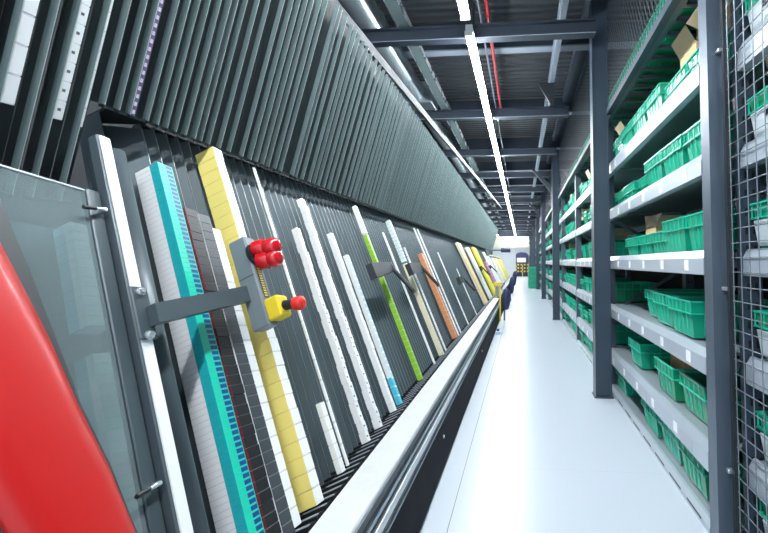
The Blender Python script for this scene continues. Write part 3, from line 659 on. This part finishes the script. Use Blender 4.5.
# ------------------------------------------------------------------ bins
def bin_meshes(w, D, h, body, rim):
    b = MB(); ti = 0.035; th = 0.006; hw = w/2
    def ring(i, z): return [(i,-hw+i,z),(D-i,-hw+i,z),(D-i,hw-i,z),(i,hw-i,z)]
    R = [ring(ti,0.002), ring(0.010,h), ring(0.010+th,h), ring(ti+th,0.010)]
    vs = sum(R, []); fs = [(3,2,1,0),(12,13,14,15)]
    for k in range(3):
        for i in range(4): fs.append((k*4+i, k*4+(i+1)%4, k*4+4+(i+1)%4, k*4+4+i))
    b.add(vs, fs, body)
    b.box(0.09, 0.16, -hw+0.05, hw-0.05, 0.0, 0.004, body); b.box(D-0.16, D-0.09, -hw+0.05, hw-0.05, 0.0, 0.004, body)
    tub = fixnormals(b.mesh('storage_bin'))
    b = MB()
    def flange(z0, z1, o, i):
        b.box(o, D-o, -hw+o, -hw+i, z0, z1, rim); b.box(o, D-o, hw-i, hw-o, z0, z1, rim)
        b.box(o, i, -hw+i, hw-i, z0, z1, rim); b.box(D-i, D-o, -hw+i, hw-i, z0, z1, rim)
    flange(h+0.0005, h+0.010, 0.0, 0.018)
    flange(h-0.075, h-0.067, 0.001, 0.0125)
    ny = max(3, int(w/0.075)); nx = max(3, int(D/0.085))
    for k in range(ny+1):
        y = -hw+0.006+(w-0.016)*k/ny
        for x in (0.003, D-0.011): b.box(x, x+0.008, y, y+0.004, h-0.067, h, rim)
    for k in range(1, nx):
        x = D*k/nx
        for y in (-hw+0.003, hw-0.011): b.box(x, x+0.004, y, y+0.008, h-0.067, h, rim)
    # sloping ribs below the flange
    for k in range(1, ny):
        y = -hw+0.03+(w-0.06)*k/ny
        b.hexa([(0.028,y,0.02),(0.034,y,0.02),(0.034,y+0.004,0.02),(0.028,y+0.004,0.02),(0.010,y,h-0.076),(0.020,y,h-0.076),(0.020,y+0.004,h-0.076),(0.010,y+0.004,h-0.076)], rim)
    for k in range(1, nx):
        x = D*k/nx
        for sg in (-1, 1):
            a0, a1, c0, c1 = sg*(hw-0.028), sg*(hw-0.034), sg*(hw-0.010), sg*(hw-0.020)
            b.hexa([(x,a0,0.02),(x+0.004,a0,0.02),(x+0.004,a1,0.02),(x,a1,0.02),(x,c0,h-0.076),(x+0.004,c0,h-0.076),(x+0.004,c1,h-0.076),(x,c1,h-0.076)], rim)
    return tub, fixnormals(b.mesh('rim'))
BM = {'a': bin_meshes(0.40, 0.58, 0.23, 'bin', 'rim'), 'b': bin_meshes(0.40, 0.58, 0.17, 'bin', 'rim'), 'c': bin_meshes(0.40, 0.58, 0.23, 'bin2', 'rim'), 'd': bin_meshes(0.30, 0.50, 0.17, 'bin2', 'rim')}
def put_bin(kind, x, y, z, label, group, rot=0.0, flap=False):
    tub, rim = BM[kind]
    m = at(x, y, z) @ Matrix.Rotation(rot, 4, 'Z')
    o = tag(link('storage_bin', tub, m), label, 'bin', group); link('rim', rim, parent=o)
    if flap:
        b = MB(); b.hexa([(0.016,-0.16,0.015),(0.022,-0.16,0.015),(0.022,0.16,0.015),(0.016,0.16,0.015),(-0.004,-0.16,0.145),(0.004,-0.16,0.145),(0.004,0.16,0.145),(-0.004,0.16,0.145)], 'flap'); f = obj('front_flap', b, parent=o)
        b = MB(); b.hexa([(-0.003,-0.04,0.10),(0.002,-0.04,0.10),(0.002,0.04,0.10),(-0.003,0.04,0.10),(-0.006,-0.04,0.125),(0.0,-0.04,0.125),(0.0,0.04,0.125),(-0.006,0.04,0.125)], 'black'); obj('grip_slot', b, parent=f)
    return o
def carton_open(x, y, z, w, d, h, label, angs=(0.5, 2.2, 0.9, 1.4), rot=0.0):
    t = thing('cardboard_box', label, 'cardboard box', at(x, y, z) @ Matrix.Rotation(rot, 4, 'Z'))
    b = MB(); th = 0.004
    b.box(-d/2, d/2, -w/2, w/2, 0, th, 'card'); b.box(-d/2, -d/2+th, -w/2, w/2, th, h, 'card'); b.box(d/2-th, d/2, -w/2, w/2, th, h, 'card')
    b.box(-d/2+th, d/2-th, -w/2, -w/2+th, th, h, 'card'); b.box(-d/2+th, d/2-th, w/2-th, w/2, th, h, 'card'); obj('box_body', b, parent=t)
    fl = min(w, d)*0.48
    for k, (px, py, along, rz) in enumerate(((-d/2,0,w,math.pi),(d/2,0,w,0),(0,-w/2,d,-math.pi/2),(0,w/2,d,math.pi/2))):
        b = MB(); a = angs[k]
        b.hexa([(0,-along/2+0.003,0.001),(0.004,-along/2+0.003,0.001),(0.004,along/2-0.003,0.001),(0,along/2-0.003,0.001),
                (fl*math.sin(a),-along/2+0.006,fl*math.cos(a)),(fl*math.sin(a)+0.004,-along/2+0.006,fl*math.cos(a)+0.003),(fl*math.sin(a)+0.004,along/2-0.006,fl*math.cos(a)+0.003),(fl*math.sin(a),along/2-0.006,fl*math.cos(a))], 'card_in')
        obj('flap', b, at(px, py, h) @ Matrix.Rotation(rz, 4, 'Z'), t)
    return t

SHW = ['floor-level shelf','knee-high shelf','waist-high shelf','eye-level shelf','head-high shelf','top shelf']
top = lambda i: HZ[i][1] + 0.001
# bay just past the mesh post, set by hand: (shelf, kind, y centre, set-back)
near = {0: [('a',4.66,0.03),('a',3.62,0.02),('a',3.18,0.03),('c',2.75,0.02)],
        1: [('a',4.10,0.04),('c',3.22,0.02),('c',2.78,0.05)],
        2: [('a',3.72,0.10),('a',3.30,0.04),('a',2.86,0.01)],
        3: [('c',4.70,0.20),('b',4.20,0.05),('b',3.795,0.06),('b',3.385,0.05),('a',2.978,0.02),('a',2.54+0.03,0.03)],
        4: [('b',4.66,0.06),('b',4.24,0.05),('b',3.82,0.09),('a',3.40,0.02),('a',2.985,0.02),('a',2.57,0.03)],
        5: [('a',4.66,0.04),('a',4.24,0.03),('a',3.82,0.03),('a',3.40,0.03),('b',2.985,0.06),('b',2.57,0.06)]}
for i, lst in near.items():
    for k, (kd, y, sb) in enumerate(sorted(lst, key=lambda q: q[1])):
        put_bin(kd, RX+0.03+sb, y, top(i), 'green plastic bin, %s from the mesh post on the %s, first bay' % (ordinal(k), SHW[i]), 'green bins in the first bay')
carton_open(RX+0.38, 2.57, top(5)+0.012, 0.28, 0.37, 0.34, 'large cardboard box in the top shelf bin nearest the mesh post, first bay', (1.1, 1.2, 0.1, 0.0))
carton_open(RX+0.38, 2.985, top(5)+0.012, 0.28, 0.37, 0.36, 'large open cardboard box in the second top shelf bin from the mesh post, first bay', (0.5, 1.4, 0.0, 0.6))
carton_open(RX+0.345, 4.66, top(5)+0.012, 0.28, 0.37, 0.28, 'smaller cardboard box in the top shelf bin nearest the first column', (0.6, 1.4, 1.0, 0.6))
carton_open(RX+0.345, 3.795, top(3)+0.012, 0.28, 0.37, 0.24, 'pale cardboard box with raised flaps in an eye-level bin, first bay', (-0.5, -0.6, -0.7, 0.4))
carton_open(RX+0.345, 3.22, top(1)+0.012, 0.28, 0.37, 0.33, 'brown cardboard box rising from a knee-high bin, first bay', (-0.9, 1.2, -0.6, -0.8))
# bay behind the wire mesh
for i in range(6):
    for k, y in enumerate((2.02, 1.58)):
        put_bin('a' if i % 2 else 'c', RX+0.18, y, top(i), 'green bin with pale grey flap behind the wire mesh, %s one on the %s' % (ORD[k], SHW[i]), 'bins behind the wire mesh', flap=True)
carton_open(RX+0.475, 2.02, top(4)+0.012, 0.28, 0.40, 0.32, 'open cardboard box behind the wire mesh on the head-high shelf', (0.3, 1.4, -0.4, 0.9))
rnd = random.Random(3)
for bay in range(1, 7):
    for i in range(6):
        y = RY[bay] + 0.32; k = 0
        while y < RY[bay] + BAYL - 0.215:
            if rnd.random() < (0.9 if i else 0.7):
                kd = rnd.choice('aaabbc')
                put_bin(kd, RX+0.02+rnd.random()*0.06, y, top(i), 'green plastic bin, %s along the %s, %s bay past the mesh post' % (ordinal(k), SHW[i], ORD[bay]), 'green bins in the %s bay' % ORD[bay]); k += 1
                if rnd.random() < 0.12 and bay < 4 and i > 1:
                    carton_open(RX+0.345, y, top(i)+0.012, 0.28, 0.37, 0.24+rnd.random()*0.05, 'cardboard box in the %s bin of the %s, %s bay past the mesh post' % (ordinal(k-1), SHW[i], ORD[bay]), (rnd.random(), 1.5, rnd.random()*2-1, rnd.random()))
            y += 0.425
# the distant bins, a few pixels each: one object
b = MB()
for bay in range(7, 14):
    for i in range(6):
        y = RY[bay] + 0.14
        while y < RY[bay] + BAYL - 0.45:
            if rnd.random() < 0.85:
                x = RX+0.03; z = top(i); h = rnd.choice((0.17, 0.23))
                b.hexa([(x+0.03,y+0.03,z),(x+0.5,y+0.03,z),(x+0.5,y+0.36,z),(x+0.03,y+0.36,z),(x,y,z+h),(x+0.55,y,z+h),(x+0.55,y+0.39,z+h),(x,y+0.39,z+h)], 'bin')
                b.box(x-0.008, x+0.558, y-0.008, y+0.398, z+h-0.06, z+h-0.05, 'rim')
            y += 0.425
o = obj('distant_bins', b); tag(o, 'mass of distant green bins on the racks near the far wall', 'bins'); o['kind'] = 'stuff'
# stacked bins on the floor, far along the aisle
for c, (x, y) in enumerate(((0.37, 23.6), (0.39, 24.8), (0.42, 26.0))):
    for k in range(5):
        put_bin('a', x, y, 0.001+0.2445*k, 'green bin, %s from the floor in the %s far pile standing on the aisle floor' % (ORD[k], ORD[c]), 'green bins piled on the aisle floor')

# ------------------------------------------------------------------ deck above the racks, its bins, and the guard screens
for k in range(6):
    y = 2.30 + BAYL*k
    t = thing('overhead_deck', 'open slatted deck over the racks, %s along from the mesh post' % ORD[k], 'deck', at(1.035, y, 3.20), 'slatted decks over the racks')
    b = MB(); b.box(0.0, 0.05, 0, BAYL-0.02, 0.0, 0.06, 'upright'); obj('front_joist', b, parent=t)
    b = MB(); b.box(0.95, 1.0, 0, BAYL-0.02, 0.0, 0.06, 'upright'); obj('rear_joist', b, parent=t)
    b = MB()
    for q in range(15): b.box(0.051, 0.949, 0.03+0.18*q, 0.07+0.18*q, 0.02, 0.05, 'upright')
    obj('slat_grid', b, parent=t)
    for q in range(6):
        if k < 3: put_bin('c', 1.06, y+0.25+0.43*q, 3.2615, 'green bin on the overhead slatted deck, %s along, %s deck' % (ORD[q], ORD[k]), 'green bins on the overhead decks')
def screen(y0, y1, label):
    t = thing('guard_screen', label, 'guard screen', at(0.975, y0, 3.15), 'expanded metal guard screens')
    b = MB(); b.box(-0.012, 0.045, 0, y1-y0, 0.02, 0.085, 'column'); obj('bottom_rail', b, parent=t)
    b = MB(); b.box(-0.01, 0.03, 0, y1-y0, 1.35, 1.40, 'column'); obj('top_rail', b, parent=t)
    L = y1-y0; H = 1.265; b = MB(); p_ = 0.062; sl = 0.5; e = 0.005; z0 = 0.086
    k = -H*sl
    while k < L:
        for sg in (0, 1):
            a0 = k; a1 = k + H*sl; c0, c1 = 0.0, H
            if a0 < 0: c0 = -a0/sl; a0 = 0.0
            if a1 > L: c1 = H - (a1-L)/sl; a1 = L
            if c1 > c0 + 0.01:
                q0, q1 = (z0+c0, z0+c1) if not sg else (z0+H-c0, z0+H-c1)
                x = 0.012+0.002*sg
                b.add([(x,a0-e,q0),(x,a0+e,q0),(x,a1+e,q1),(x,a1-e,q1),(x+0.0018,a0-e,q0),(x+0.0018,a0+e,q0),(x+0.0018,a1+e,q1),(x+0.0018,a1-e,q1)],
                      [(0,1,2,3),(7,6,5,4),(0,4,5,1),(1,5,6,2),(2,6,7,3),(3,7,4,0)], 'xmetal')
        k += p_
    obj('expanded_mesh', b, parent=t)
ys = [1.2] + COLY
for k in range(5):
    screen(ys[k] + (0.19 if k else 0), ys[k+1]-0.02, 'expanded metal guard screen over the racks, %s from the mesh post' % ORD[k])

# ------------------------------------------------------------------ wire mesh panel at the near end
t = thing('wire_mesh_panel', 'dark wire mesh fence panel with grey post in front of the near bins', 'fence panel', at(1.10, 0.70, 0))
b = MB(); b.box(-0.012, 0.012, 1.502, 1.525, 0, 4.2, 'dark'); obj('edge_bar', b, parent=t)
b = MB(); b.box(-0.006, 0.018, 0, 1.50, 0.03, 0.055, 'upright'); obj('bottom_rail', b, parent=t)
b = MB(); r = 0.0028
for k in range(20): b.cyl((0, 0.02+0.077*k, 0.056), (0, 0.02+0.077*k, 4.1), r, r, 'wire', 5, False)
for k in range(54): b.cyl((0.004, 0, 0.10+0.075*k), (0.004, 1.50, 0.10+0.075*k), r, r, 'wire', 5, False)
obj('wire_grid', b, parent=t)
for z in (0.4, 1.35, 2.65, 3.1):
    b = MB(); b.cbox(-0.03, 0.03, 1.526, 1.554, z, z+0.02, 'alu', 0.003); obj('mesh_clip', b, parent=t)

# ================================================================== CAMERA, WORLD
psi, phi = 0.08, 0.0444
d = V((-math.sin(psi)*math.cos(phi), math.cos(psi)*math.cos(phi), math.sin(phi)))
rgt = V((math.cos(psi), math.sin(psi), 0)); up = rgt.cross(d)
cd = bpy.data.cameras.new('camera'); cam = link('camera', cd)
mx = Matrix((rgt, up, -d)).transposed().to_4x4(); mx.translation = (0, 0, 1.5); cam.matrix_world = mx
cd.sensor_width = 36; cd.sensor_fit = 'HORIZONTAL'; cd.lens = 400/768*36
cd.shift_x = (384-489.5)/768; cd.shift_y = (244.7-266.5)/768
cd.clip_start = 0.05; cd.clip_end = 200
S.camera = cam
w = bpy.data.worlds.new('world'); S.world = w; w.use_nodes = True
bg = w.node_tree.nodes['Background']; bg.inputs['Color'].default_value = (0.78, 0.88, 1.0, 1); bg.inputs['Strength'].default_value = 1.15
S.view_settings.view_transform = 'Standard'; S.view_settings.look = 'None'; S.view_settings.gamma = 1.0
S.view_settings.use_curve_mapping = False
S.view_settings.exposure = 0.3
